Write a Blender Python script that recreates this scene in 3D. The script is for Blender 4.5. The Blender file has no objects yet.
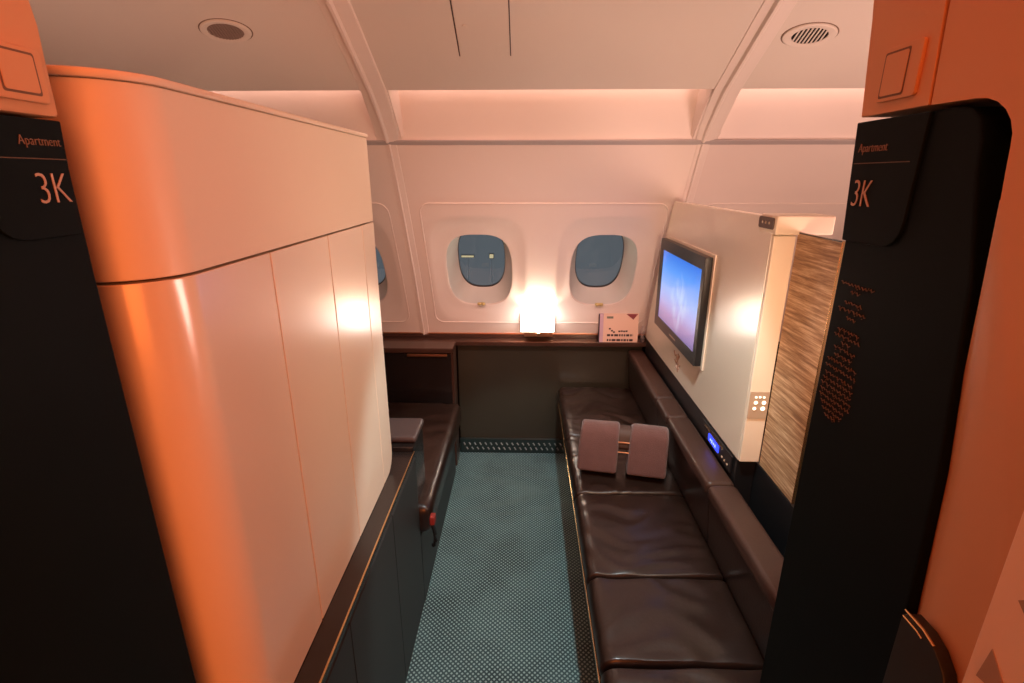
import bpy, bmesh, math, random
from mathutils import Vector, noise
random.seed(4)
S = bpy.context.scene
COL = S.collection
PI = math.pi

# ------------------------------------------------------------------ materials
def new_mat(name):
    m = bpy.data.materials.new(name); m.use_nodes = True
    nt = m.node_tree
    return m, nt, nt.nodes['Principled BSDF']

def mat(name, col, rough=.5, metal=0, coat=0, bump=None, var=None, spec=.5, coat_rough=.08, sheen=0, coat_ior=1.5):
    """plain surface with a light procedural variation and an optional bump"""
    m, nt, b = new_mat(name)
    b.inputs['Base Color'].default_value = (*col, 1)
    b.inputs['Roughness'].default_value = rough
    b.inputs['Metallic'].default_value = metal
    b.inputs['Specular IOR Level'].default_value = spec
    b.inputs['Coat Weight'].default_value = coat
    b.inputs['Coat Roughness'].default_value = coat_rough
    b.inputs['Coat IOR'].default_value = coat_ior
    b.inputs['Sheen Weight'].default_value = sheen
    tc = nt.nodes.new('ShaderNodeTexCoord')
    v = var or (6.0, .04)
    n = nt.nodes.new('ShaderNodeTexNoise'); n.inputs['Scale'].default_value = v[0]; n.inputs['Detail'].default_value = 4
    nt.links.new(tc.outputs['Object'], n.inputs['Vector'])
    mx = nt.nodes.new('ShaderNodeMix'); mx.data_type = 'RGBA'
    mx.inputs['A'].default_value = (*[c*(1-v[1]) for c in col], 1)
    mx.inputs['B'].default_value = (*[min(1, c*(1+v[1])) for c in col], 1)
    nt.links.new(n.outputs['Fac'], mx.inputs['Factor'])
    nt.links.new(mx.outputs['Result'], b.inputs['Base Color'])
    if bump:
        n2 = nt.nodes.new('ShaderNodeTexNoise'); n2.inputs['Scale'].default_value = bump[0]; n2.inputs['Detail'].default_value = 6
        nt.links.new(tc.outputs['Object'], n2.inputs['Vector'])
        bp = nt.nodes.new('ShaderNodeBump'); bp.inputs['Strength'].default_value = bump[1]; bp.inputs['Distance'].default_value = bump[2] if len(bump) > 2 else .002
        nt.links.new(n2.outputs['Fac'], bp.inputs['Height'])
        nt.links.new(bp.outputs['Normal'], b.inputs['Normal'])
    return m

def emit(name, col, strength):
    m, nt, b = new_mat(name)
    b.inputs['Base Color'].default_value = (*col, 1)
    b.inputs['Emission Color'].default_value = (*col, 1)
    b.inputs['Emission Strength'].default_value = strength
    return m

M = {}
M['laminate'] = mat('cream laminate', (.80, .69, .55), .4, coat=.8, coat_rough=.19, coat_ior=2.0, var=(3, .02))
M['laminate_plain'] = mat('cream satin laminate', (.80, .69, .55), .42, var=(3, .02))
M['sidewall'] = mat('sidewall plastic', (.80, .71, .65), .5, var=(4, .02), bump=(300, .05, .0005))
M['ceiling'] = mat('ceiling plastic', (.74, .67, .60), .6, var=(4, .02))
M['pillar'] = mat('orange tinted pillar', (.70, .40, .21), .5, var=(4, .03), bump=(250, .08, .0006))  # orange of the aisle light is partly put into this base colour
M['reveal'] = mat('window reveal', (.60, .60, .56), .4, var=(6, .03))
M['leather'] = mat('brown leather', (.016, .0072, .0047), .36, spec=.35, coat=.4, coat_rough=.2, bump=(120, .35, .0015), var=(14, .2))
M['leather_top'] = mat('brown leather roll', (.050, .024, .017), .36, spec=.35, bump=(160, .3, .001), var=(10, .15))
M['pad'] = mat('mauve leather', (.060, .040, .038), .4, bump=(200, .2, .001))
M['lacquer'] = mat('dark lacquer', (.014, .010, .009), .25, coat=.2, var=(5, .2))
M['ledge'] = mat('dark wood ledge', (.055, .026, .018), .3, coat=.3, var=(9, .25))
M['console'] = mat('dark slate laminate', (.020, .021, .020), .45, var=(5, .15))
M['panel_olive'] = mat('dark olive brown panel', (.032, .029, .019), .4, coat=.3, coat_rough=.15, var=(5, .15))
M['brass'] = mat('brass trim', (.72, .50, .26), .25, metal=1, var=(20, .06))
M['copper'] = mat('copper', (.75, .40, .24), .28, metal=1, var=(20, .06))
M['door'] = mat('navy black door', (.006, .013, .017), .5, var=(7, .2), spec=.06)
M['slot'] = mat('black rubber lining', (.004, .004, .004), .8)
M['lettering'] = mat('rose gold lettering', (.62, .42, .33), .4, metal=.3)
M['word'] = mat('dim rose lettering', (.30, .20, .15), .5, metal=.3)
M['verse'] = mat('bronze lettering', (.17, .115, .075), .5, metal=.3)
M['plush'] = mat('mauve plush', (.125, .050, .041), .95, bump=(380, .9, .004), var=(40, .15), sheen=.25)
M['plush_core'] = mat('brown core', (.07, .035, .024), .7)
M['black'] = mat('black plastic', (.010, .010, .011), .3, var=(8, .15))
M['bezel'] = mat('charcoal bezel', (.030, .028, .027), .35, var=(8, .1))
M['grille'] = mat('dark green grille', (.012, .026, .026), .3, coat=.3, var=(9, .15))
M['slat'] = mat('grille glint rib', (.55, .60, .58), .22, metal=.6)  # pale colour stands in for the glints on the grille
M['dark_hole'] = mat('vent darkness', (.008, .006, .005), .9)
M['mesh_grey'] = mat('vent mesh', (.30, .22, .19), .8, bump=(900, .6, .002))
M['badge'] = mat('brown badge', (.10, .06, .045), .4)
M['keypad'] = mat('bronze keypad', (.46, .34, .24), .4)
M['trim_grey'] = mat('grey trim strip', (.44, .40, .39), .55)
M['emblem'] = mat('etched mark', (.42, .28, .2), .5)
M['paper'] = mat('pink card', (.82, .60, .48), .6)
M['paper_violet'] = mat('violet card', (.60, .44, .56), .6)
M['ink'] = mat('dark ink', (.05, .03, .035), .7)
M['ink_red'] = mat('maroon ink', (.25, .05, .06), .7)
M['ink_green'] = mat('grey green ink', (.20, .22, .16), .7)
M['red'] = mat('red webbing', (.22, .018, .012), .6)
M['seam'] = mat('seam shadow gap', (.20, .13, .09), .8)
M['pattern_light'] = mat('pale facet', (.92, .76, .62), .5)
M['pattern_dark'] = mat('taupe facet', (.40, .30, .23), .5)
M['gold_tab'] = mat('yellow latch', (.65, .52, .22), .35, metal=.4)
M['shade'] = emit('glowing shade', (1, .94, .85), 9)
M['key_white'] = emit('lit key', (1, .93, .78), 1.3)
M['blue_lcd'] = emit('blue display', (.03, .06, .9), 1.6)
M['blue_text'] = emit('pale display digits', (.35, .45, 1), 1.6)
M['galvanised'] = mat('galvanised mast', (.82, .83, .85), .8)
M['apron'] = emit('warm apron lamp', (1, .78, .45), .6)

def carpet():
    m, nt, b = new_mat('teal lattice carpet')
    L = nt.links.new
    tc = nt.nodes.new('ShaderNodeTexCoord')
    sx = nt.nodes.new('ShaderNodeSeparateXYZ'); L(tc.outputs['Object'], sx.inputs[0])
    def math_(op, a, bb=None):
        n = nt.nodes.new('ShaderNodeMath'); n.operation = op
        for i, q in enumerate((a, bb)):
            if q is None: continue
            if isinstance(q, (int, float)): n.inputs[i].default_value = q
            else: L(q, n.inputs[i])
        return n.outputs[0]
    k = PI/.0165
    u = math_('ADD', sx.outputs['X'], sx.outputs['Y']); v = math_('SUBTRACT', sx.outputs['X'], sx.outputs['Y'])
    a = math_('ABSOLUTE', math_('SINE', math_('MULTIPLY', u, k)))
    c = math_('ABSOLUTE', math_('SINE', math_('MULTIPLY', v, k)))
    lat = math_('MINIMUM', a, c)                    # 0 on the lattice lines
    dots = math_('GREATER_THAN', math_('MULTIPLY', a, c), .62)
    line = math_('LESS_THAN', lat, .22)
    n = nt.nodes.new('ShaderNodeTexNoise'); n.inputs['Scale'].default_value = 5; n.inputs['Detail'].default_value = 5
    L(tc.outputs['Object'], n.inputs['Vector'])
    cr = nt.nodes.new('ShaderNodeValToRGB')
    cr.color_ramp.elements[0].position = .34; cr.color_ramp.elements[0].color = (.022, .054, .060, 1)
    cr.color_ramp.elements[1].position = .60; cr.color_ramp.elements[1].color = (.052, .115, .124, 1)
    L(n.outputs['Fac'], cr.inputs['Fac'])
    m1 = nt.nodes.new('ShaderNodeMix'); m1.data_type = 'RGBA'
    L(math_('MULTIPLY', dots, .8), m1.inputs['Factor']); L(cr.outputs['Color'], m1.inputs['A']); m1.inputs['B'].default_value = (.29, .44, .43, 1)
    m2 = nt.nodes.new('ShaderNodeMix'); m2.data_type = 'RGBA'
    L(math_('MULTIPLY', line, .55), m2.inputs['Factor']); L(m1.outputs['Result'], m2.inputs['A']); m2.inputs['B'].default_value = (.012, .022, .028, 1)
    L(m2.outputs['Result'], b.inputs['Base Color'])
    b.inputs['Roughness'].default_value = .9
    bp = nt.nodes.new('ShaderNodeBump'); bp.inputs['Strength'].default_value = .5; bp.inputs['Distance'].default_value = .002
    L(lat, bp.inputs['Height']); L(bp.outputs['Normal'], b.inputs['Normal'])
    return m
M['carpet'] = carpet()

def woven():
    m, nt, b = new_mat('bronze woven fabric')
    L = nt.links.new
    tc = nt.nodes.new('ShaderNodeTexCoord')
    mp = nt.nodes.new('ShaderNodeMapping'); mp.inputs['Scale'].default_value = (8, 4.5, 95)
    L(tc.outputs['Object'], mp.inputs['Vector'])
    n = nt.nodes.new('ShaderNodeTexNoise'); n.inputs['Scale'].default_value = 1.6; n.inputs['Detail'].default_value = 5; n.inputs['Roughness'].default_value = .7
    L(mp.outputs[0], n.inputs['Vector'])
    cr = nt.nodes.new('ShaderNodeValToRGB')
    e = cr.color_ramp.elements
    e[0].position = .36; e[0].color = (.20, .10, .045, 1)
    e[1].position = .66; e[1].color = (.72, .52, .33, 1)
    q = e.new(.5); q.color = (.40, .23, .115, 1)
    L(n.outputs['Fac'], cr.inputs['Fac']); L(cr.outputs['Color'], b.inputs['Base Color'])
    b.inputs['Roughness'].default_value = .5
    bp = nt.nodes.new('ShaderNodeBump'); bp.inputs['Strength'].default_value = .4; bp.inputs['Distance'].default_value = .002
    L(n.outputs['Fac'], bp.inputs['Height']); L(bp.outputs['Normal'], b.inputs['Normal'])
    return m
M['woven'] = woven()

def screen_mat(y0, y1, z0, z1):
    """sky blue above, lavender below, a pale many-masted shape in the middle"""
    m, nt, b = new_mat('lit screen picture')
    L = nt.links.new
    tc = nt.nodes.new('ShaderNodeTexCoord')
    mp = nt.nodes.new('ShaderNodeMapping'); mp.vector_type = 'POINT'
    L(tc.outputs['Generated'], mp.inputs['Vector'])
    sx = nt.nodes.new('ShaderNodeSeparateXYZ'); L(mp.outputs[0], sx.inputs[0])
    cr = nt.nodes.new('ShaderNodeValToRGB')
    e = cr.color_ramp.elements
    e[0].position = 0; e[0].color = (.24, .17, .36, 1)
    e[1].position = 1; e[1].color = (.03, .17, .75, 1)
    for p, c in ((.16, (.40, .27, .50)), (.30, (.42, .40, .74)), (.50, (.32, .48, .92)), (.78, (.10, .32, .92))):
        q = e.new(p); q.color = (*c, 1)
    L(sx.outputs['Z'], cr.inputs['Fac'])
    mp2 = nt.nodes.new('ShaderNodeMapping'); mp2.inputs['Scale'].default_value = (1, 9, 3.0)
    L(tc.outputs['Generated'], mp2.inputs['Vector'])
    n = nt.nodes.new('ShaderNodeTexNoise'); n.inputs['Scale'].default_value = 1.3; n.inputs['Detail'].default_value = 5
    L(mp2.outputs[0], n.inputs['Vector'])
    # soft mask around the middle of the picture
    def math_(op, a, bb=None):
        k = nt.nodes.new('ShaderNodeMath'); k.operation = op
        for i, q in enumerate((a, bb)):
            if q is None: continue
            if isinstance(q, (int, float)): k.inputs[i].default_value = q
            else: L(q, k.inputs[i])
        return k.outputs[0]
    dy = math_('MULTIPLY', math_('ABSOLUTE', math_('SUBTRACT', sx.outputs['Y'], .45)), 3.2)
    dz = math_('MULTIPLY', math_('ABSOLUTE', math_('SUBTRACT', sx.outputs['Z'], .42)), 2.2)
    mask = nt.nodes.new('ShaderNodeClamp'); L(math_('SUBTRACT', 1.0, math_('ADD', dy, dz)), mask.inputs[0])
    rp = nt.nodes.new('ShaderNodeMapRange'); rp.inputs['From Min'].default_value = .38; rp.inputs['From Max'].default_value = .62
    L(n.outputs['Fac'], rp.inputs['Value'])
    fac = math_('MULTIPLY', mask.outputs[0], rp.outputs[0])
    mx = nt.nodes.new('ShaderNodeMix'); mx.data_type = 'RGBA'
    L(fac, mx.inputs['Factor']); L(cr.outputs['Color'], mx.inputs['A']); mx.inputs['B'].default_value = (.60, .72, .90, 1)
    L(mx.outputs['Result'], b.inputs['Emission Color']); b.inputs['Emission Strength'].default_value = 1.05
    b.inputs['Base Color'].default_value = (.01, .01, .012, 1); b.inputs['Roughness'].default_value = .15
    return m

def glass_mat():
    m = bpy.data.materials.new('window glass'); m.use_nodes = True
    nt = m.node_tree; nt.nodes.clear()
    o = nt.nodes.new('ShaderNodeOutputMaterial')
    t = nt.nodes.new('ShaderNodeBsdfTransparent'); t.inputs['Color'].default_value = (.82, .88, .90, 1)
    g = nt.nodes.new('ShaderNodeBsdfGlossy'); g.inputs['Roughness'].default_value = .03
    f = nt.nodes.new('ShaderNodeFresnel'); f.inputs['IOR'].default_value = 1.45
    mx = nt.nodes.new('ShaderNodeMixShader')
    nt.links.new(f.outputs[0], mx.inputs[0]); nt.links.new(t.outputs[0], mx.inputs[1]); nt.links.new(g.outputs[0], mx.inputs[2])
    nt.links.new(mx.outputs[0], o.inputs['Surface'])
    return m
M['glass'] = glass_mat()

def acrylic_mat():
    m, nt, b = new_mat('clear acrylic')
    b.inputs['Base Color'].default_value = (.95, .93, .95, 1)
    b.inputs['Roughness'].default_value = .08; b.inputs['Transmission Weight'].default_value = .92; b.inputs['IOR'].default_value = 1.3
    return m
M['acrylic'] = acrylic_mat()

# ------------------------------------------------------------------ object helpers
def wloc(o):
    p = Vector((0, 0, 0))
    while o is not None:
        p = p + o.location; o = o.parent
    return p

def obj(name, bm, m, parent=None, base=None, angle=35):
    """link a bmesh as ONE object; vertices are given in world space and re-centred on the parent / base"""
    off = wloc(parent) if parent is not None else Vector(base or (0, 0, 0))
    bmesh.ops.recalc_face_normals(bm, faces=bm.faces)
    for v in bm.verts: v.co -= off
    me = bpy.data.meshes.new(name); bm.to_mesh(me); bm.free()
    me.materials.append(M[m] if isinstance(m, str) else m)
    for p in me.polygons: p.use_smooth = True
    me.set_sharp_from_angle(angle=math.radians(angle))
    o = bpy.data.objects.new(name, me); COL.objects.link(o)
    wn = o.modifiers.new('even shading', 'WEIGHTED_NORMAL'); wn.weight = 80; wn.keep_sharp = True
    if parent is not None: o.parent = parent
    else: o.location = off
    return o

def thing(name, label, cat, loc, group=None):
    o = bpy.data.objects.new(name, None); COL.objects.link(o)
    o.location = loc; o.empty_display_size = .05
    o['label'] = label; o['category'] = cat
    if group: o['group'] = group
    return o

def tag(o, label, cat, group=None):
    o['label'] = label; o['category'] = cat
    if group: o['group'] = group
    return o

def struct(name, bm, m, parent=None, angle=35, base=None):
    o = obj(name, bm, m, parent, base, angle)
    if parent is None: o['kind'] = 'structure'
    return o

def rbox(bm, x0, x1, y0, y1, z0, z1, r=.004, seg=2):
    b2 = bmesh.new()
    bmesh.ops.create_cube(b2, size=1)
    for v in b2.verts:
        v.co = Vector((x0 if v.co.x < 0 else x1, y0 if v.co.y < 0 else y1, z0 if v.co.z < 0 else z1))
    if r > 0:
        bmesh.ops.bevel(b2, geom=list(b2.edges), offset=r, segments=seg, profile=.5, affect='EDGES', clamp_overlap=True)
    merge(bm, b2)
    return bm

def merge(bm, b2):
    vm = {v: bm.verts.new(v.co) for v in b2.verts}
    for f in b2.faces:
        try: bm.faces.new([vm[v] for v in f.verts])
        except ValueError: pass
    b2.free()

def box(x0, x1, y0, y1, z0, z1, r=.004, seg=2):
    return rbox(bmesh.new(), x0, x1, y0, y1, z0, z1, r, seg)

def prism(pts, axis, a, b, r=0, bm=None, seg=2):
    """polygon given in the two other axes, extruded along axis from a to b"""
    b2 = bmesh.new()
    def P(u, v, w):
        return {'x': Vector((w, u, v)), 'y': Vector((u, w, v)), 'z': Vector((u, v, w))}[axis]
    lo = [b2.verts.new(P(u, v, a)) for u, v in pts]; hi = [b2.verts.new(P(u, v, b)) for u, v in pts]
    n = len(pts)
    b2.faces.new(lo[::-1]); b2.faces.new(hi)
    for i in range(n): b2.faces.new((lo[i], lo[(i+1) % n], hi[(i+1) % n], hi[i]))
    bmesh.ops.recalc_face_normals(b2, faces=b2.faces)
    if r > 0:
        es = [e for e in b2.edges if len(e.link_faces) == 2 and e.calc_face_angle(0) > 1.0]
        bmesh.ops.bevel(b2, geom=es, offset=r, segments=seg, profile=.5, affect='EDGES', clamp_overlap=True)
    if bm is None: return b2
    merge(bm, b2); return bm

def arc(cx, cy, r, a0, a1, n=8, ry=None):
    ry = ry or r
    return [(cx+r*math.cos(math.radians(a0+(a1-a0)*i/n)), cy+ry*math.sin(math.radians(a0+(a1-a0)*i/n))) for i in range(n+1)]

def rrect(x0, x1, y0, y1, r, n=6):
    return (arc(x1-r, y1-r, r, 0, 90, n)+arc(x0+r, y1-r, r, 90, 180, n)+arc(x0+r, y0+r, r, 180, 270, n)+arc(x1-r, y0+r, r, 270, 360, n))

def tube(bm, pts, r, n=8, closed=False):
    pts = [Vector(p) for p in pts]
    rings = []
    N = len(pts)
    for i, p in enumerate(pts):
        a = pts[(i-1) % N] if (closed or i > 0) else p
        b = pts[(i+1) % N] if (closed or i < N-1) else p
        t = (b-a).normalized()
        s = t.cross(Vector((0, 0, 1)))
        if s.length < .05: s = t.cross(Vector((1, 0, 0)))
        s.normalize(); u = s.cross(t)
        rings.append([bm.verts.new(p+r*(math.cos(2*PI*k/n)*s+math.sin(2*PI*k/n)*u)) for k in range(n)])
    for i in range(N if closed else N-1):
        A, B = rings[i], rings[(i+1) % N]
        for k in range(n): bm.faces.new((A[k], A[(k+1) % n], B[(k+1) % n], B[k]))
    if not closed:
        bm.faces.new(rings[0][::-1]); bm.faces.new(rings[-1])
    return bm

def cushion(x0, x1, y0, y1, z0, z1, r, amp=0.0, step=.02, seed=0.0, freq=(9, 26, 9), sag=0.0, redge=None):
    """soft rounded block, subdivided, with shallow creases running across it"""
    def axis(a, b, r=r):
        rr = min(r, (b-a)/2*.999)
        q = [a, a+rr*.12, a+rr*.35, a+rr*.65, a+rr]
        mid_n = max(1, int((b-a-2*rr)/step))
        q += [a+rr+(b-a-2*rr)*i/mid_n for i in range(1, mid_n)]
        q += [b-rr, b-rr*.65, b-rr*.35, b-rr*.12, b]
        return q, rr
    X, rx = axis(x0, x1); Y, ry = axis(y0, y1, redge or r); Z, rz = axis(z0, z1)
    bm = bmesh.new(); V = {}
    def vert(i, j, k):
        if (i, j, k) in V: return V[(i, j, k)]
        p = Vector((X[i], Y[j], Z[k]))
        c = Vector((min(max(p.x, x0+rx), x1-rx), min(max(p.y, y0+ry), y1-ry), min(max(p.z, z0+rz), z1-rz)))
        d = p-c
        q = Vector((d.x/rx, d.y/ry, d.z/rz))
        m_ = max(abs(q.x), abs(q.y), abs(q.z))
        if q.length > 1e-6:
            q = q*(m_/q.length)
            p = c+Vector((q.x*rx, q.y*ry, q.z*rz))
        if amp:
            w = noise.noise(Vector((p.x*freq[0]+seed, p.y*freq[1]+3*noise.noise(Vector((p.x*5+seed, p.y*2, 0))), seed)))
            w = 1-abs(w)*2.2
            top = max(0, min(1, (p.z-z0)/(z1-z0)))
            p.z += amp*w*top
            ex = min((p.x-x0), (x1-p.x))/(x1-x0)
            p.z -= sag*top*(1-min(1, 4*min((p.y-y0), (y1-p.y))/(y1-y0)))
        V[(i, j, k)] = bm.verts.new(p); return V[(i, j, k)]
    nx, ny, nz = len(X)-1, len(Y)-1, len(Z)-1
    for i in range(nx):
        for j in range(ny):
            for k in (0, nz): bm.faces.new((vert(i, j, k), vert(i+1, j, k), vert(i+1, j+1, k), vert(i, j+1, k)))
    for i in range(nx):
        for k in range(nz):
            for j in (0, ny): bm.faces.new((vert(i, j, k), vert(i+1, j, k), vert(i+1, j, k+1), vert(i, j, k+1)))
    for j in range(ny):
        for k in range(nz):
            for i in (0, nx): bm.faces.new((vert(i, j, k), vert(i, j+1, k), vert(i, j+1, k+1), vert(i, j, k+1)))
    return bm

def text_bm(s, size, origin, right, up, sx=1.0, depth=.0006, align='CENTER'):
    """a line of lettering as a thin solid: origin = baseline point"""
    cu = bpy.data.curves.new('lettering', 'FONT'); cu.body = s; cu.size = size; cu.align_x = align
    cu.extrude = depth; cu.resolution_u = 3; cu.offset = -.016*size
    o = bpy.data.objects.new('lettering', cu); COL.objects.link(o)
    dg = bpy.context.evaluated_depsgraph_get(); dg.update()
    me = bpy.data.meshes.new_from_object(o.evaluated_get(dg))
    bm = bmesh.new(); bm.from_mesh(me)
    bpy.data.objects.remove(o); bpy.data.curves.remove(cu); bpy.data.meshes.remove(me)
    R, U, O = Vector(right).normalized(), Vector(up).normalized(), Vector(origin)
    N = R.cross(U)
    for v in bm.verts: v.co = O+R*v.co.x*sx+U*v.co.y+N*v.co.z
    return bm

# ------------------------------------------------------------------ the curved side wall
def fy(z): return 2.55-.4444*(z-.655)-.1438*(z-.655)*(z-1.15)
def slope(z): return -.4444-.1438*(2*z-1.805)
def W(x, z, d=0.0):
    """point of the side wall; d > 0 moves outboard along its normal"""
    s = slope(z); L = math.hypot(1, s)
    return Vector((x, fy(z)+d/L, z-d*s/L))

BAYS = [.0785-1.19, .0785, .0785+1.19]
RIBS = [.0785-.595*3, .0785-.595, .0785+.595, .0785+.595*3]
PITCH = .584
WX = [round(b+q*PITCH/2, 4) for b in BAYS for q in (-1, 1)]
HW, Z0, Z1 = .232, .735, 1.300           # window patch
NB = 16
zs = [.64, .665, .70]+[Z0+(Z1-Z0)*i/NB for i in range(NB+1)]+[1.34, 1.39, 1.44, 1.49, 1.535, 1.578]
xs = [-2.6, 2.6]
for c in WX: xs += [c-HW+2*HW*i/NB for i in range(NB+1)]
xs = sorted(xs)
bm = bmesh.new()
grid = [[bm.verts.new(W(x, z)) for z in zs] for x in xs]
def in_window(xm, zm): return Z0 < zm < Z1 and any(abs(xm-c) < HW for c in WX)
for i in range(len(xs)-1):
    for j in range(len(zs)-1):
        if in_window((xs[i]+xs[i+1])/2, (zs[j]+zs[j+1])/2): continue
        bm.faces.new((grid[i][j], grid[i+1][j], grid[i+1][j+1], grid[i][j+1]))
struct('wall_outboard', bm, 'sidewall')

def ring_pts(hw, hh, cx, cz, p, d):
    out = []
    for side in range(4):
        for i in range(NB):
            t = -1+2*i/NB
            u, v = ((t, -1), (1, t), (-t, 1), (-1, -t))[side]
            if p:
                r = (abs(u)**p+abs(v)**p)**(-1/p)
                u, v = u*r, v*r
            out.append((cx+u*hw, cz+v*hh, d))
    return out

def rings_mesh(rings, cap=False):
    bm = bmesh.new()
    R = [[bm.verts.new(W(*q)) for q in r] for r in rings]
    for A, B in zip(R, R[1:]):
        n = len(A)
        for k in range(n): bm.faces.new((A[k], A[(k+1) % n], B[(k+1) % n], B[k]))
    if cap: bm.faces.new(R[-1])
    return bm

for i, cx in enumerate(WX):
    cz = 1.014
    fr = rings_mesh([ring_pts(HW, (Z1-Z0)/2, cx, (Z0+Z1)/2, 0, 0), ring_pts(.222, .272, cx, 1.0175, 5, 0),
                     ring_pts(.212, .258, cx, 1.018, 4.2, .003), ring_pts(.188, .228, cx, 1.02, 4, .012),
                     ring_pts(.166, .198, cx, cz, 3.6, .018), ring_pts(.158, .187, cx, cz, 3.1, .018), ring_pts(.153, .181, cx, cz, 3.1, .021),
                     ring_pts(.153, .181, cx, cz, 3.1, .030)])
    w = struct('window_%d' % (i+1), fr, 'sidewall', angle=60, base=W(cx, .735))
    obj('reveal', rings_mesh([ring_pts(.156, .184, cx, cz, 3.1, .026), ring_pts(.150, .182, cx, cz, 3.0, .06), ring_pts(.136, .178, cx, cz-.003, 2.8, .11),
                              ring_pts(.117, .156, cx, cz-.020, 2.7, .168)]), 'reveal', w, angle=60)
    obj('seal', rings_mesh([ring_pts(.119, .158, cx, cz-.020, 2.7, .1665), ring_pts(.1145, .153, cx, cz-.020, 2.7, .169), ring_pts(.1145, .153, cx, cz-.020, 2.7, .178)]), 'bezel', w, angle=60)
    obj('pane', rings_mesh([ring_pts(.116, .155, cx, cz-.020, 2.7, .174), ring_pts(.05, .07, cx, cz-.020, 2.3, .174)], cap=True), 'glass', w)
    lt = bmesh.new()
    p = W(cx, .846, .010)
    for dx in (-.009, .009):
        b2 = bmesh.new(); bmesh.ops.create_uvsphere(b2, u_segments=16, v_segments=8, radius=.011)
        for v in b2.verts: v.co = Vector((v.co.x*1.05+p.x+dx, v.co.y*.7+p.y-.006, v.co.z*.8+p.z))
        merge(lt, b2)
    rbox(lt, p.x-.02, p.x+.02, p.y-.004, p.y+.006, p.z-.006, p.z+.006, .003)
    obj('shade_latch', lt, 'gold_tab', w)

# raised bead around every window pair
bn = 0
for b in BAYS:
    bm = bmesh.new()
    out = rrect(b-.528, b+.528, .745, 1.345, .045, 6)
    dense = []
    for k in range(len(out)):
        a, c = out[k], out[(k+1) % len(out)]
        m_ = max(1, int(math.hypot(a[0]-c[0], a[1]-c[1])/.05))
        dense += [(a[0]+(c[0]-a[0])*i/m_, a[1]+(c[1]-a[1])*i/m_) for i in range(m_)]
    tube(bm, [W(x, z, -.001) for x, z in dense], .0032, 6, closed=True)
    bn += 1
    struct('trim_%d' % bn, bm, 'sidewall')

# ceiling, cove recesses, ribs
CEIL = [(1.90, 1.73), (1.815, 1.775), (1.73, 1.818), (1.65, 1.860), (1.57, 1.90), (1.39, 1.970), (1.2, 2.03), (1.0, 2.08), (.8, 2.12), (.3, 2.17), (-.5, 2.2), (-1.4, 2.2)]
def ceil_z(y):
    for a, b in zip(CEIL, CEIL[1:]):
        if b[0] <= y <= a[0]: return a[1]+(b[1]-a[1])*(y-a[0])/(b[0]-a[0])
    return 2.2
bm = bmesh.new()
prof = [(1.935, 1.795), (1.915, 1.742), (1.905, 1.732)]+CEIL
a = [bm.verts.new((-2.6, y, z)) for y, z in prof]; b = [bm.verts.new((2.6, y, z)) for y, z in prof]
for i in range(len(prof)-1): bm.faces.new((a[i], b[i], b[i+1], a[i+1]))
struct('ceiling', bm, 'ceiling')
bm = bmesh.new()
RID = [(2.083, 1.578), (2.080, 1.600), (2.062, 1.66), (2.035, 1.745), (2.01, 1.80), (1.935, 1.80)]
FL = [(2.083, 1.578), (2.075, 1.588), (2.03, 1.632), (1.97, 1.68), (1.915, 1.727), (1.905, 1.735)]
for c in BAYS:
    x0, x1 = c-.552, c+.552
    A = [bm.verts.new((x0+.012, y, z)) for y, z in RID]; B = [bm.verts.new((x1-.012, y, z)) for y, z in RID]
    for i in range(len(RID)-1): bm.faces.new((A[i], B[i], B[i+1], A[i+1]))
    for E_, x in ((A, x0), (B, x1)):
        F = [bm.verts.new((x, y, z)) for y, z in FL]
        for i in range(len(RID)-1): bm.faces.new((E_[i], E_[i+1], F[i+1], F[i]))
for r in RIBS:
    A = [bm.verts.new((r-.047, y, z)) for y, z in FL]; B = [bm.verts.new((r+.047, y, z)) for y, z in FL]
    for i in range(len(FL)-1): bm.faces.new((A[i], B[i], B[i+1], A[i+1]))
struct('trim_4', bm, 'sidewall')
# narrow lip along the foot of the coves
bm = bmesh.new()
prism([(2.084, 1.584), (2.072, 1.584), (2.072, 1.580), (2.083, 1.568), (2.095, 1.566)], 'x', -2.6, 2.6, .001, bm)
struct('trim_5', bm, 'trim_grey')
# ribs: a ridged moulding, wide over the ceiling and narrow down the wall
def rib(n, x):
    path = []
    for i in range(14): path.append((Vector((x, CEIL[11-i][0], CEIL[11-i][1])) if i < 12 else None))
    path = [p for p in path if p is not None]
    up = [(p, .046) for p in path]+[(Vector((x, 1.97, 1.68)), .044), (Vector((x, 2.03, 1.632)), .040), (Vector((x, 2.078, 1.583)), .036)]
    lo = [(W(x, 1.572-.9*i/14), .024) for i in range(15)]
    bm = bmesh.new()
    for seq, h in ((up, .016), (lo, .010)):
        R = []
        for i, (p, w) in enumerate(seq):
            a = seq[max(0, i-1)][0]; c = seq[min(len(seq)-1, i+1)][0]
            t = (c-a).normalized(); n_ = Vector((1, 0, 0)).cross(t)
            if n_.y > 0 and n_.z > 0: n_ = -n_
            if n_.z > 0: n_ = -n_
            R.append([bm.verts.new(p+Vector((dx*w, 0, 0))+n_*hh*h) for dx, hh in ((-1, -.1), (-.95, .18), (-.42, .35), (-.30, 1), (-.12, 1), (.02, .55), (.9, .25), (1, -.1))])
        for A, B in zip(R, R[1:]):
            for k in range(7): bm.faces.new((A[k], A[k+1], B[k+1], B[k]))
        bm.faces.new(R[0]); bm.faces.new(R[-1][::-1])
    struct('trim_%d' % n, bm, 'sidewall', angle=25)
for i, x in enumerate(RIBS): rib(6+i, x)

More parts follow.
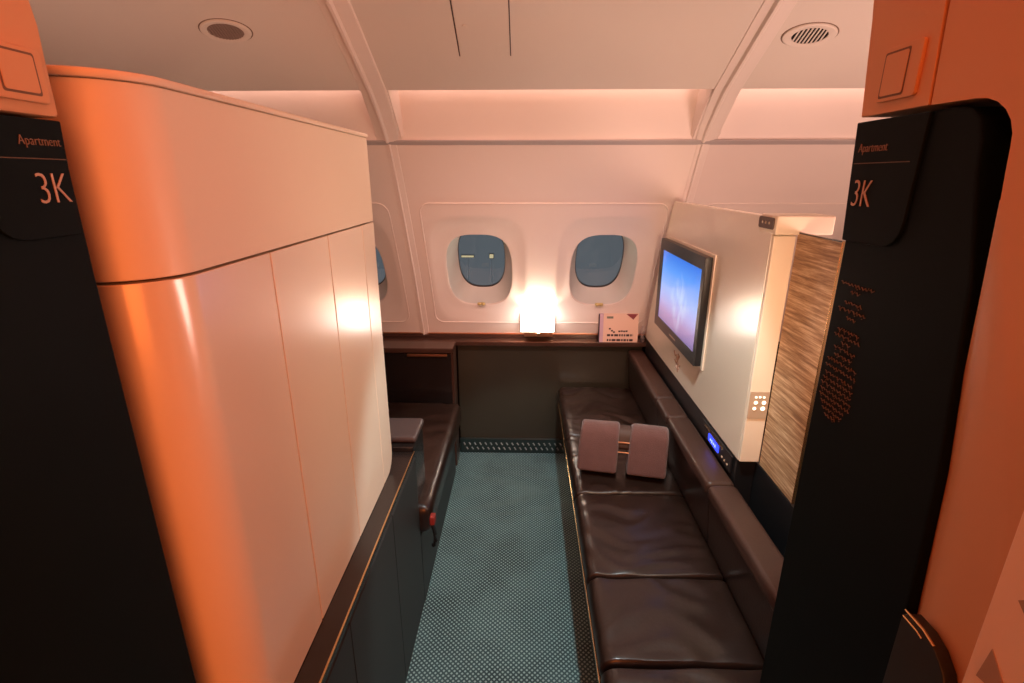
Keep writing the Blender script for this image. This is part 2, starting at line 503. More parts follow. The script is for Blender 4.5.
# floor and the walls that close the cabin
struct('floor', box(-2.6, 2.6, -1.4, 2.66, -.05, 0, 0), 'carpet')
struct('wall_lower', box(-2.6, 2.6, 2.60, 2.66, 0, .66, 0), 'lacquer')
def side_outline():
    return [(-1.4, 0), (2.6, 0), (2.6, .655)]+[(fy(z), z) for z in (.7, .9, 1.1, 1.3, 1.5)]+[(2.083, 1.578), (2.01, 1.82), (1.9, 1.82), (1.57, 1.91), (1.2, 2.04), (.8, 2.13), (.3, 2.18), (-1.4, 2.22)]
struct('wall_left', prism(side_outline(), 'x', -2.66, -2.6), 'laminate_plain')
struct('wall_right', prism(side_outline(), 'x', 2.6, 2.66), 'laminate_plain')
struct('wall_aisle', box(-2.6, 2.6, -1.46, -1.4, 0, 2.22, 0), 'laminate_plain')

# ceiling hatch and air vents
CV = Vector((0, 0, 1.45))
def ceil_frame(y):
    z = ceil_z(y); t = Vector((0, -.1, ceil_z(y-.05)-ceil_z(y+.05))).normalized()   # towards the aisle
    n_ = Vector((0, t.z, -t.y))                       # out of the ceiling, downwards
    if n_.z > 0: n_ = -n_
    return Vector((0, y, z)), t, n_
hb = bmesh.new()
for x0, x1 in ((-.2045, -.2015), (-.0485, -.0455)):
    ys = [1.758-.03*i for i in range(14)]
    L_ = []
    for y in ys:
        p, t, n_ = ceil_frame(y)
        L_.append([hb.verts.new(p+Vector((x, 0, 0))+n_*.0012) for x in (x0, x1)])
    for A, B in zip(L_, L_[1:]): hb.faces.new((A[0], A[1], B[1], B[0]))
hatch = thing('ceiling_hatch', 'rectangular ceiling access flap outlined by two dark seams above the windows', 'hatch', (-.125, 1.6, ceil_z(1.6)))
bm = bmesh.new()
ys = [1.757-.03*i for i in range(14)]
L_ = []
for y in ys:
    p, t, n_ = ceil_frame(y)
    L_.append([bm.verts.new(p+Vector((x, 0, 0))+n_*q) for x, q in ((-.201, -.002), (-.200, .0018), (-.050, .0018), (-.049, -.002))])
for A, B in zip(L_, L_[1:]):
    for k in range(3): bm.faces.new((A[k], A[k+1], B[k+1], B[k]))
bm.faces.new(L_[0])
obj('flap', bm, 'ceiling', hatch, angle=25)
obj('seam', hb, 'ink', hatch)
bm = bmesh.new()
p, t, n_ = ceil_frame(1.652)
b2 = bmesh.new(); bmesh.ops.create_cone(b2, cap_ends=True, segments=16, radius1=.007, radius2=.006, depth=.002)
for v in b2.verts: v.co = p+Vector((-.176, 0, 0))+Vector((1, 0, 0))*v.co.x+t*v.co.y+n_*(v.co.z+.003)
merge(bm, b2)
obj('screw', bm, 'ceiling', hatch)

def disc_ring(bm, P, prof, n=48):
    R = [[bm.verts.new(P(r*math.cos(2*PI*k/n), r*math.sin(2*PI*k/n), h)) for k in range(n)] for r, h in prof]
    for A, B in zip(R, R[1:]):
        for k in range(n): bm.faces.new((A[k], A[(k+1) % n], B[(k+1) % n], B[k]))
    return R
def vent(x, y, r, ri, label, slotted):
    p0, t, n_ = ceil_frame(y)
    p0 = p0+Vector((x, 0, 0))
    def P(u, v, h): return p0+Vector((1, 0, 0))*u+t*v*.60+n_*h
    th = thing('air_vent', label, 'vent', p0)
    bm = bmesh.new(); disc_ring(bm, P, [(r, -.001), (r-.001, .004), (r-.006, .0065), (ri+.008, .0055), (ri+.001, .0045), (ri, .001)])
    obj('rim', bm, 'ceiling', th)
    bm = bmesh.new(); disc_ring(bm, P, [(r+.0035, .0003), (r-.001, .0008)])
    obj('gap_ring', bm, 'seam', th)
    bm = bmesh.new(); R = disc_ring(bm, P, [(ri+.0015, .0025), (ri*.5, .0022)]); bm.faces.new(R[-1])
    obj('backing', bm, 'dark_hole' if slotted else 'mesh_grey', th)
    n = 9 if slotted else 12
    for k in range(n):
        u = -ri+(k+.5)*2*ri/n
        h = math.sqrt(max(0, ri*ri-u*u))*.97
        if slotted and k == 0: pass
        bm = bmesh.new()
        wdt = ri*2/n*(.20 if slotted else .30)
        u2 = u+ri/n if slotted else u
        if slotted and k == n-1: continue
        h = math.sqrt(max(0, ri*ri-u2*u2))*.985
        q = [(u2-wdt, -h, .0015), (u2+wdt, -h, .0015), (u2+wdt, h, .0015), (u2-wdt, h, .0015)]
        lo = [bm.verts.new(P(a_, b_, c_)) for a_, b_, c_ in q]; hi = [bm.verts.new(P(a_, b_, c_+.003)) for a_, b_, c_ in q]
        bm.faces.new(lo); bm.faces.new(hi)
        for i in range(4): bm.faces.new((lo[i], lo[(i+1) % 4], hi[(i+1) % 4], hi[i]))
        obj('slat', bm, 'ceiling' if slotted else 'mesh_grey', th)
    return th
vent(-.868, 1.663, .073, .051, 'round ceiling air vent with closed mesh face, above the cream wardrobe', False)
vent(.814, 1.690, .076, .050, 'round ceiling air vent with black slots, beside the right ceiling rib', True)

# ------------------------------------------------------------------ console under the windows
wc = thing('window_console', 'long dark wooden ledge with front panel running under the cabin windows', 'console', (.13, 2.52, 0))
ob = box(-.345, .612, 2.520, 2.55, .0, .631, .002); obj('front_panel', ob, 'panel_olive', wc)
obj('ledge_top', box(-1.0, .66, 2.470, 2.556, .632, .655, .004), 'ledge', wc)
bm = bmesh.new(); rbox(bm, -1.0, .66, 2.538, 2.556, .6725, .681, .002)
obj('gilt_lip', bm, 'copper', wc)
obj('ledge_back', box(-1.0, .66, 2.541, 2.556, .6555, .672, .002), 'ledge', wc)
gr = thing('floor_vent_grille', 'low dark green ribbed floor vent grille at the foot of the panel under the windows', 'vent', (-.06, 2.49, 0))
obj('housing', box(-.345, .226, 2.500, 2.518, 0.002, .086, .003), 'grille', gr)
bm = bmesh.new()
for r_ in range(2):
    for k in range(19):
        x = -.322+k*.0292+(.0146 if r_ == 0 else 0)
        z = .030+r_*.028
        tube(bm, [(x+.004, 2.4985, z-.007), (x-.004, 2.4985, z+.007)], .0042, 8)
obj('glint_ribs', bm, 'slat', gr)

# storage cabinet at the left end of the console
cb = thing('storage_cabinet', 'dark storage cabinet with copper pull under the left end of the window ledge', 'cabinet', (-.62, 2.42, 0))
obj('body', box(-.90, -.352, 2.375, 2.468, 0, .630, .003), 'lacquer', cb)
obj('top', box(-.90, -.346, 2.352, 2.469, .631, .656, .005), 'ledge', cb)
dr = obj('door', box(-.89, -.358, 2.362, 2.376, .012, .627, .003), 'lacquer', cb)
hd = box(-.572, -.376, 2.348, 2.364, .612, .626, .003); obj('handle', hd, 'copper', dr)
obj('side_edge', box(-.358, -.346, 2.365, 2.469, 0.0, .630, .002), 'ledge', cb)

# ------------------------------------------------------------------ shelf lamp
lp = thing('shelf_lamp', 'small glowing box-shaped lamp with copper base between the two windows', 'lamp', (.067, 2.48, .69))
bm = bmesh.new()
o_ = rrect(-.016, .150, 2.425, 2.487, .006, 3); i_ = rrect(-.013, .147, 2.428, 2.484, .005, 3)
def tubewall(bm, outer, inner, z0, z1):
    n = len(outer)
    a = [bm.verts.new((x, y, z0)) for x, y in outer]; b = [bm.verts.new((x, y, z1)) for x, y in outer]
    c = [bm.verts.new((x, y, z0)) for x, y in inner]; d = [bm.verts.new((x, y, z1)) for x, y in inner]
    for k in range(n):
        j = (k+1) % n
        bm.faces.new((a[k], a[j], b[j], b[k])); bm.faces.new((c[k], c[j], d[j], d[k])); bm.faces.new((b[k], b[j], d[j], d[k])); bm.faces.new((a[k], a[j], c[j], c[k]))
tubewall(bm, o_, i_, .722, .822)
obj('lamp_shade', bm, 'shade', lp)
bm = bmesh.new(); tubewall(bm, rrect(-.0145, .1485, 2.4265, 2.4855, .006, 3), rrect(-.011, .145, 2.430, 2.482, .005, 3), .8225, .829)
obj('shade_band', bm, 'badge', lp)
bm = bmesh.new(); tubewall(bm, rrect(-.010, .144, 2.430, 2.482, .006, 3), rrect(-.007, .141, 2.433, 2.479, .005, 3), .8295, .838)
obj('shade_rim', bm, 'shade', lp)
obj('glow_shield', box(-.020, .154, 2.4878, 2.4905, .716, .826, .001), 'laminate_plain', lp)  # added plate that keeps the shade's glow off the wall behind
obj('base', box(.0, .142, 2.440, 2.533, .692, .7215, .003), 'copper', lp)
bm = bmesh.new(); b2 = bmesh.new(); bmesh.ops.create_uvsphere(b2, u_segments=16, v_segments=10, radius=.0085)
for v in b2.verts: v.co = Vector((v.co.x+.071, v.co.y*.8+2.436, v.co.z+.708))
merge(bm, b2); obj('dimmer_knob', bm, 'brass', lp)

# ------------------------------------------------------------------ leaflet and clear stand on the ledge
lf = thing('leaflet', 'pink printed leaflet standing on the window ledge beside the screen wall', 'leaflet', (.485, 2.485, .655))
bm = prism([(2.474, .6555), (2.478, .6555), (2.490, .802), (2.486, .802)], 'x', .398, .572)
obj('front_card', bm, 'paper', lf)
bm = prism([(2.4745, .6555), (2.495, .6555), (2.497, .800), (2.4865, .800)], 'x', .380, .3975)
obj('lavender_side', bm, 'paper_violet', lf)
obj('dark_edge', prism([(2.4755, .6555), (2.495, .6555), (2.497, .798), (2.4868, .798)], 'x', .3755, .3797), 'ink', lf)
def on_card(u, v):   # u along x, v up the sloping face
    return Vector((u, 2.474+(v-.6555)*.0819-.0008, v))
def card_quad(bm, u0, u1, v0, v1):
    bm.faces.new([bm.verts.new(on_card(*q)) for q in ((u0, v0), (u1, v0), (u1, v1), (u0, v1))])
bm = bmesh.new()
rr = random.Random(7)
for v, u0, u1 in ((.692, .418, .548), (.667, .418, .548)):
    u = u0
    while u < u1:
        w_ = rr.choice((.008, .012, .016, .020)); card_quad(bm, u, min(u+w_, u1), v-.0055, v+.0055); u += w_+.004
for u, v in ((.474, .712), (.486, .713), (.498, .712), (.510, .713), (.426, .725), (.437, .715), (.447, .708)): card_quad(bm, u, u+.010, v-.004, v+.004)
obj('print', bm, 'ink', lf)
bm = bmesh.new(); card_quad(bm, .414, .446, .777, .788); obj('print_heading', bm, 'ink_green', lf)
bm = bmesh.new(); bm.faces.new([bm.verts.new(on_card(*q)) for q in ((.510, .800), (.568, .800), (.546, .772))]); obj('triangle_mark', bm, 'ink_red', lf)
ac = bmesh.new()
rbox(ac, .590, .607, 2.479, 2.4815, .6555, .742, .0005, 1); rbox(ac, .590, .607, 2.479, 2.500, .6555, .6585, .0005, 1); rbox(ac, .590, .607, 2.4985, 2.5005, .6555, .700, .0005, 1)
tag(obj('acrylic_stand', ac, 'acrylic', None, (.598, 2.49, .6555)), 'small clear acrylic stand in the corner between leaflet and screen wall', 'stand')

# ------------------------------------------------------------------ wardrobe on the left, on its dark console
XF, YN, RC = -.395, .532, .075
def ward_path():
    """plan outline of the outer face, far to near, then round the corner"""
    pts = [(XF, 1.36)]
    pts += [(XF-RC+RC*math.cos(math.radians(a_)), YN+RC+RC*math.sin(math.radians(a_))) for a_ in range(0, -91, -10)]
    pts += [(-.86, YN)]
    return pts
def strip(path, thick, z0, z1, r=.002):
    """plate following a plan path, thickness to its right-hand (inner) side"""
    n = len(path); inner = []
    for i in range(n):
        a = Vector(path[max(0, i-1)]); c = Vector(path[min(n-1, i+1)])
        t = (c-a).normalized(); nr = Vector((t.y, -t.x))     # going -y the right side is -x
        inner.append((path[i][0]+nr.x*thick, path[i][1]+nr.y*thick))
    return prism(path+inner[::-1], 'z', z0, z1, r)
wd = thing('wardrobe', 'tall cream wardrobe with rounded front corner standing on the left console', 'wardrobe', (-.62, .95, .61))
full = ward_path()
body = [(XF-.016, 1.352)]+[(XF-RC+(RC-.016)*math.cos(math.radians(a_)), YN+RC+(RC-.016)*math.sin(math.radians(a_))) for a_ in range(0, -91, -15)]+[(-.85, YN+.016), (-.85, 1.352)]
obj('carcass', prism(body, 'z', .612, 1.540), 'seam', wd)
obj('upper_panel', prism([(XF, 1.358)]+full[1:]+[(-.86, 1.358)], 'z', 1.3415, 1.5425, .002), 'laminate_plain', wd)
rim = [(XF-.004, 1.354)]+[(XF-RC+(RC-.004)*math.cos(math.radians(a_)), YN+RC+(RC-.004)*math.sin(math.radians(a_))) for a_ in range(0, -91, -10)]+[(-.856, YN+.004), (-.856, 1.354)]
rimo = [(XF+.003, 1.361)]+[(XF-RC+(RC+.003)*math.cos(math.radians(a_)), YN+RC+(RC+.003)*math.sin(math.radians(a_))) for a_ in range(0, -91, -10)]+[(-.863, YN-.003), (-.863, 1.361)]
obj('top_rim', prism(rimo, 'z', 1.543, 1.552, .003), 'laminate_plain', wd)
def door_piece(y0, y1): return strip([(XF, y1), (XF, (y0+y1)/2), (XF, y0)], .014, .613, 1.3385, .0018)
near = [(XF, .7885)]+[p for p in full[1:]]
obj('door', strip(near, .014, .613, 1.3385, .0018), 'laminate', wd)
obj('door', door_piece(.7915, 1.0325), 'laminate', wd)
obj('door', door_piece(1.0355, 1.2585), 'laminate', wd)
endp = [(1.2612, .613)]+arc(1.36-.06, .613+.06, .06, -90, 0, 6)+[(1.36, 1.3385), (1.2612, 1.3385)]
obj('end_panel', prism(endp, 'x', XF-.014, XF, .0025), 'laminate', wd)
obj('far_side', box(-.86, XF-.015, 1.3525, 1.36, .66, 1.338, .002), 'laminate_plain', wd)
XC = -.345
cs = thing('side_console', 'low dark console with brass edge carrying the cream wardrobe', 'console', (-.60, .95, 0))
obj('carcass', box(-.88, XC-.012, .50, 1.444, 0, .596, .003), 'lacquer', cs)
obj('top', box(-.88, XC-.002, .498, 1.446, .5965, .6115, .003), 'lacquer', cs)
bm = bmesh.new(); rbox(bm, XC-.0062, XC-.0015, .499, 1.445, .612, .6165, .0015)
obj('brass_edge', bm, 'brass', cs)
obj('front_panel', box(XC-.0118, XC, 1.146, 1.444, .012, .594, .002), 'console', cs)
obj('front_panel', box(XC-.0118, XC, .80, 1.1435, .012, .594, .002), 'console', cs)
obj('front_panel', box(XC-.0118, XC, .50, .7975, .012, .594, .002), 'console', cs)

# ------------------------------------------------------------------ armchair behind it (only its arm and seat stick out)
ch = thing('armchair', 'brown leather armchair facing the screen, half hidden behind the wardrobe', 'armchair', (-.6, 1.85, 0))
obj('base', box(-.95, -.345, 1.448, 2.30, 0.0, .285, .006), 'console', ch)
obj('seat_cushion', cushion(-.95, -.304, 1.448, 2.30, .287, .400, .035, .004, .022, 3.3), 'leather', ch)
obj('armrest', box(-.95, -.352, 1.4475, 1.605, .402, .626, .004), 'lacquer', ch)
obj('arm_pad', cushion(-.95, -.346, 1.470, 1.612, .627, .653, .012, 0, .05), 'pad', ch)
obj('backrest', cushion(-1.10, -.955, 1.45, 2.28, .30, 1.02, .04, 0, .06), 'leather', ch)
bm = bmesh.new(); tube(bm, [(-.315, 1.437, .410), (-.297, 1.80, .397), (-.300, 2.27, .400)], .003, 6)
bm.free()
sb = obj('seat_belt', tube(bmesh.new(), [(-.296, 1.405, .372), (-.292, 1.41, .35), (-.289, 1.413, .325), (-.289, 1.415, .297), (-.293, 1.417, .28), (-.300, 1.419, .275)], .007, 8), 'black', ch)
obj('belt_tab', box(-.302, -.285, 1.393, 1.4235, .372, .402, .004), 'red', sb)

# ------------------------------------------------------------------ leather bench on the right
sf = thing('sofa', 'long dark brown leather bench sofa along the right wall below the screen', 'sofa', (.38, 1.55, 0))
obj('base', box(.228, .610, .64, 2.478, 0, .300, .004), 'lacquer', sf)
obj('front_rail', box(.188, .60, .62, 2.478, .300, .330, .004), 'lacquer', sf)
bm = box(.1825, .1875, .62, 2.476, .302, .318, .0015); obj('brass_trim', bm, 'brass', sf)
ys = [.62, .886, 1.156, 1.545, 1.96, 2.494]
for k in range(5):
    obj('seat_cushion', cushion(.179, .572, ys[k]+.0008, ys[k+1]-.0008, .331, .402, .038, .005, .012, 11.7*k+2, freq=(5, 17, 9), sag=.002, redge=.011), 'leather', sf)
bs = [.62, 1.29, 1.728, 1.899, 2.494]
for k in range(4):
    y0, y1 = bs[k]+.001, bs[k+1]-.001
    obj('backrest', prism([(.572, .36), (.552, .41), (.537, .585), (.612, .585), (.612, .36)], 'y', y0, y1, .006), 'leather', sf)
    obj('back_roll', cushion(.530, .6125, y0, y1, .566, .611, .016, .001, .03, k*5.1), 'leather_top', sf)

# ------------------------------------------------------------------ plush bolster on the bench
bo = thing('bolster', 'mauve plush bolster of two pads joined by copper bars, lying on the brown sofa', 'bolster', (.37, 1.745, .405))
def turned(bm, ang=-11, tilt=10, c=(.364, 1.668, .405)):
    ca, sa = math.cos(math.radians(ang)), math.sin(math.radians(ang)); ct, st = math.cos(math.radians(tilt)), math.sin(math.radians(tilt))
    for v in bm.verts:
        x, y, z = v.co
        y, z = y*ct+z*st, -y*st+z*ct+.010            # lean back against the sofa
        v.co = Vector((c[0]+x*ca-y*sa, c[1]+x*sa+y*ca, c[2]+z))
    return bm
def pad_bm(x0, x1, seed):
    pr_ = [(-.054, .003), (-.056, .05), (-.055, .09), (-.053, .13)]+arc(0, .135, .053, 180, 0, 14, .047)[1:-1]+[(.053, .13), (.055, .07), (.054, .003)]
    b_ = prism(pr_, 'x', x0, x1, .012, None, 3)
    bmesh.ops.subdivide_edges(b_, edges=[e for e in b_.edges if e.calc_length() > .05], cuts=6, use_grid_fill=True)
    for v in b_.verts:
        w_ = noise.noise(v.co*16+Vector((seed, 0, 0)))*.004
        v.co += Vector((w_*.6-.10*(.09-v.co.z)*(.5 if v.co.x < (x0+x1)/2 else .1), w_, w_*.5))
    return b_
obj('plush_pad', turned(pad_bm(-.158, -.017, 1)), 'plush', bo, angle=50)
obj('plush_pad', turned(pad_bm(.020, .155, 8)), 'plush', bo, angle=50)
obj('core', turned(cushion(-.06, .06, -.040, .044, .086, .170, .03, 0, .04)), 'plush_core', bo)
for y_, z_ in ((-.047, .086), (-.044, .122)):
    obj('copper_bar', turned(tube(bmesh.new(), [(-.05, y_+.002, z_), (.05, y_+.002, z_)], .003, 8)), 'copper', bo)

# ------------------------------------------------------------------ screen wall on the right
pt = thing('screen_partition', 'cream partition wall between sofa and window carrying the television', 'partition', (.64, 1.9, 0))
XT = .615
def pan_outline(z0=.677, z1=1.355, y0=1.311):
    return [(y0, z0)]+[(fy(z)-.014-.028*(z1-z)/(z1-z0), z) for z in (z0, .80, .95, 1.1, 1.22, 1.33)]+arc(fy(1.355)-.03, 1.34, .015, 0, 90, 4)+[(y0, z1)]
obj('front_panel', prism(pan_outline(), 'x', XT, XT+.012, .002), 'laminate', pt)
obj('core_panel', prism([(y, z-.004) for y, z in pan_outline()], 'x', XT+.0125, .669), 'laminate_plain', pt)
obj('end_post', box(XT+.0005, .6705, 1.298, 1.3105, .678, 1.312, .003), 'laminate_plain', pt)
obj('top_cap', box(XT-.002, .755, 1.290, 1.385, 1.3135, 1.361, .006), 'laminate_plain', pt)
obj('plinth', box(XT, .669, 1.3105, 2.476, 0, .6765, .002), 'black', pt)
obj('plinth_end', box(.6695, .76, 1.085, 2.466, 0, .671, .002), 'black', pt)
kp = obj('keypad', box(.6165, .6690, 1.2955, 1.2985, .815, .895, .0012), 'keypad', pt)
for x, z, r_ in ((.6325, .880, .0032), (.643, .8805, .0032), (.654, .880, .0032), (.6335, .864, .0052), (.6555, .864, .0056), (.632, .8465, .0048), (.6545, .8465, .0062)):
    bm = bmesh.new(); bmesh.ops.create_cone(bm, cap_ends=True, segments=20, radius1=r_, radius2=r_*.8, depth=.0016)
    for v in bm.verts: v.co = Vector((x+v.co.x, 1.2948-v.co.z*-1, z+v.co.y))
    obj('key', bm, 'key_white', kp)
bd = obj('badge', prism(rrect(1.300, 1.384, 1.3262, 1.3545, .006, 4), 'x', XT-.0045, XT-.0003, .001), 'badge', pt)
for y in (1.322, 1.342, 1.360):
    bm = bmesh.new(); b2 = bmesh.new(); bmesh.ops.create_uvsphere(b2, u_segments=10, v_segments=6, radius=.0036)
    for v in b2.verts: v.co = Vector((v.co.x*.4+XT-.0052, v.co.y+y, v.co.z+1.341))
    merge(bm, b2); obj('badge_light', bm, 'keypad', bd)
bm = bmesh.new()      # etched calligraphic mark under the screen
def stroke(pts, r_=.003): tube(bm, [(XT-.001, 1.945+(y-1.95)*1.25, .744+(z-.744)*1.25) for y, z in pts], r_, 6)
stroke([(1.988, .770), (1.972, .758), (1.962, .766), (1.950, .752), (1.936, .760), (1.930, .772)])
stroke([(1.975, .744), (1.955, .738), (1.945, .748), (1.928, .738), (1.915, .744)])
stroke([(1.958, .728), (1.940, .722), (1.925, .730)])
stroke([(1.945, .775), (1.940, .735), (1.935, .715)], .0026)
obj('etched_mark', bm, 'emblem', pt)

tv = thing('television', 'wall-mounted flat television with blue picture on the cream partition', 'television', (.60, 1.95, .81))
Y0, Y1, TZ0, TZ1 = 1.668, 2.228, .829, 1.203
obj('mount_plate', box(.6095, .6145, Y0-.012, Y1+.008, TZ0-.012, TZ1+.010, .002), 'laminate_plain', tv)
obj('housing', box(.588, .609, Y0, Y1, TZ0, TZ1, .003), 'black', tv)
bm = bmesh.new()
o1 = rrect(Y0, Y1, TZ0, TZ1, .004, 2); i1 = rrect(1.692, 2.182, .872, 1.160, .003, 2)
n = len(o1)
for x0, x1 in ((.584, .5875),):
    a = [bm.verts.new((x0, y, z)) for y, z in o1]; b = [bm.verts.new((x0, y, z)) for y, z in i1]
    c = [bm.verts.new((x1, y, z)) for y, z in o1]; d = [bm.verts.new((x1, y, z)) for y, z in i1]
    for k in range(n):
        j = (k+1) % n
        bm.faces.new((a[k], a[j], b[j], b[k])); bm.faces.new((c[k], c[j], d[j], d[k])); bm.faces.new((a[k], a[j], c[j], c[k])); bm.faces.new((b[k], b[j], d[j], d[k]))
obj('bezel', bm, 'bezel', tv, angle=30)
obj('screen', box(.5862, .5876, 1.691, 2.183, .871, 1.161, 0), screen_mat(1.69, 2.18, .87, 1.16), tv)
bm = box(.5834, .5842, 1.90, 1.985, .845, .851, 0); obj('maker_plate', bm, 'keypad', tv)

dc = thing('control_display', 'small controller with glowing blue display under the cream partition end', 'controller', (.612, 1.46, .63))
obj('housing', box(.6085, .6148, 1.335, 1.585, .618, .672, .002), 'black', dc)
obj('metal_strip', box(.6065, .6082, 1.400, 1.560, .660, .664, .0006), 'brass', dc)
ld = obj('display', prism(rrect(1.428, 1.520, .629, .654, .004, 3), 'x', .6068, .6083), 'blue_lcd', dc)
for y, z, h in ((1.498, .640, .007), (1.484, .640, .010), (1.470, .640, .006), (1.456, .640, .009)):
    obj('display_segment', box(.6062, .6067, y-.004, y+.004, z-h/2, z+h/2, 0), 'blue_text', ld)
for y in (1.400, 1.380, 1.358):
    bm = bmesh.new(); b2 = bmesh.new(); bmesh.ops.create_uvsphere(b2, u_segments=12, v_segments=8, radius=.0042)
    for v in b2.verts: v.co = Vector((v.co.x*.6+.6082, v.co.y+y, v.co.z+.634))
    merge(bm, b2); obj('button', bm, 'keypad', dc)

ws = thing('woven_screen', 'bronze woven privacy screen panel standing in front of the partition end', 'screen', (.69, 1.21, .672))
obj('fabric_panel', box(.671, .680, 1.112, 1.2965, .6725, 1.318, .002), 'woven', ws)
bm = bmesh.new(); rbox(bm, .6705, .6785, 1.1085, 1.1118, .6725, 1.321, .001); obj('edge_trim', bm, 'brass', ws)
bm = bmesh.new(); rbox(bm, .6708, .6795, 1.112, 1.289, 1.3182, 1.3212, .0008); obj('top_trim', bm, 'lacquer', ws)

# ------------------------------------------------------------------ doorway: pillars, sliding doors, lettering
def post_text(s, sgn, x, y, z, size, sx):
    # right-hand leaf faces -x and reads towards -y; left-hand leaf faces +x and reads towards +y
    return text_bm(s, size, (x, y, z), (0, -sgn, 0), (0, 0, 1), sx, .0004)

def cap_outline(yf, yn, z0, z1, r):
    return [(yn, z0), (yf, z0)]+arc(yf+.006-r, z1-r, r, 0, 90, 8)+[(yn, z1)]

# right
XR = .35
pr = thing('doorway_pillar', 'orange-lit pillar on the right holding the slot of the sliding door', 'pillar', (.40, .3, 0))
slot = [(.364, 1.072), (.375, 1.213), (.393, 1.376), (.400, 1.434), (.4035, 1.470)]+[(.4035+.042*(1-math.cos(math.radians(q))), 1.470+.0385*math.sin(math.radians(q))) for q in (15, 30, 45, 60, 75, 90)]+[(.492, 1.5095)]
edge = [(.300, 0), (.318, .5), (.342, .85), (.364, 1.072), (.375, 1.213), (.393, 1.376), (.400, 1.434), (.4035, 1.470)]
def jamb_r(z): return max(.0005, .055*min(1, max(0, 1.436-z)/.22))
def edge_y(z):
    for (ya, za), (yb, zb) in zip(edge, edge[1:]):
        if za-1e-9 <= z <= zb+1e-9: return ya+(yb-ya)*(z-za)/(zb-za)
jz = [0, .25, .5, .7, .85, .96, 1.072, 1.14, 1.213, 1.25, 1.29, 1.33, 1.355, 1.376, 1.39, 1.40, 1.415, 1.425, 1.434]
pil = [(-.25, 0)]+[(edge_y(z)-jamb_r(z), z) for z in jz]+[(.402, 1.455)]+slot[4:]+[(.498, 1.60), (.51, 1.80), (-.25, 1.80)]
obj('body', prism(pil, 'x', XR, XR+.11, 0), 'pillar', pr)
jb = bmesh.new(); rows = []
for z in jz:
    pe = edge_y(z)
    r_ = jamb_r(z); d_ = .65*r_; ye = pe*(1+d_/XR)
    row = [(XR+d_*(1-math.cos(t*PI/12)), pe-r_+(ye-pe+r_)*math.sin(t*PI/12), z) for t in range(7)]+[(XR+.075, ye+.002, z)]
    rows.append([jb.verts.new(q) for q in row])
for A, B in zip(rows, rows[1:]):
    for k in range(7): jb.faces.new((A[k], A[k+1], B[k+1], B[k]))
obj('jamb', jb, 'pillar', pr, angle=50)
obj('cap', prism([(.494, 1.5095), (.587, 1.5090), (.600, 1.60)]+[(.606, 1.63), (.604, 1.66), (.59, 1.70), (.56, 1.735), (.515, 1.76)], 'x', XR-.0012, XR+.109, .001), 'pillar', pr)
obj('slot_lining', prism([(.24, .003), (.56, .003), (.585, 1.511), (.43, 1.511), (.39, 1.45), (.34, 1.07), (.30, .6)], 'x', XR+.075, XR+.108), 'slot', pr)
sw = obj('call_plate', prism(rrect(.511, .5655, 1.5195, 1.5665, .004, 3), 'x', XR-.0045, XR-.0010, .001), 'pillar', pr)
bm = prism(rrect(.5275, .558, 1.5245, 1.5605, .002, 2), 'x', XR-.0052, XR-.0046)
fr_ = bmesh.new()
o1 = rrect(.5255, .5600, 1.5225, 1.5625, .002, 2); i1 = rrect(.5285, .5570, 1.5255, 1.5595, .002, 2)
for k in range(len(o1)):
    j = (k+1) % len(o1)
    fr_.faces.new([fr_.verts.new((XR-.0047, *q)) for q in (o1[k], o1[j], i1[j], i1[k])])
obj('call_button', bm, 'pillar', sw); obj('button_gap', fr_, 'seam', sw)

dR = thing('sliding_door', 'black sliding door leaf with sign and etched verse on the right of the doorway', 'door', (.39, .5, .02))
leaf = [(.340, .02), (.578, .02), (.583, 1.383), (.594, 1.500), (.594, 1.504)]+[(.470, 1.5055), (.452, 1.503), (.441, 1.494), (.4345, 1.478), (.4315, 1.455), (.410, 1.372), (.390, 1.203), (.372, .9), (.350, .4)]
obj('leaf', prism(leaf, 'x', XR+.004, XR+.048, .003), 'door', dR)
pl = [(.5945, 1.5045), (.492, 1.5045), (.4945, 1.410)]+[(.4965, 1.399), (.502, 1.391), (.511, 1.386), (.522, 1.3845), (.5825, 1.384)]
sp = obj('sign_plate', prism(pl, 'x', XR+.0005, XR+.0045, .001), 'door', dR)
obj('sign_number', post_text('3K', 1, XR+.0001, .563, 1.4205, .0395, .74), 'lettering', sp)
obj('sign_word', post_text('Apartment', 1, XR+.0001, .560, 1.4745, .0125, .82), 'word', sp)
bm = box(XR-.0002, XR+.0004, .503, .586, 1.4632, 1.4640, 0); obj('sign_rule', bm, 'verse', sp)
bm = bmesh.new()
rr = random.Random(11)
# centred lines of small flowing script, too fine to read in the picture
lines = [(1.339, .055, 2), (1.331, .016, 1), (1.319, .030, 1), (1.311, .048, 1), (1.303, .014, 1), (1.288, .036, 1), (1.281, .044, 1), (1.274, .014, 1),
         (1.267, .036, 1), (1.259, .030, 1), (1.251, .052, 1), (1.243, .054, 1), (1.234, .050, 1), (1.227, .054, 1), (1.220, .058, 1), (1.213, .056, 1),
         (1.206, .056, 1), (1.199, .046, 1), (1.192, .036, 1), (1.186, .022, 1)]
for z, w_, _ in lines:
    c = .545
    y = c+w_/2
    while y > c-w_/2:
        wl = min(rr.uniform(.006, .013), y-(c-w_/2)+.002)
        n = max(3, int(wl/.0016)); pts = []
        for k in range(n+1):
            pts.append((XR+.0036, y-wl*k/n, z+.0017*math.sin(k*1.9+rr.random())*rr.uniform(.6, 1.4)))
        tube(bm, pts, .0007, 4)
        if rr.random() < .6: tube(bm, [(XR+.0036, y-wl*.5, z-.0028), (XR+.0036, y-wl*.5-.001, z-.0030)], .0006, 4)
        y -= wl+.0018
obj('etched_verse', bm, 'verse', dR)

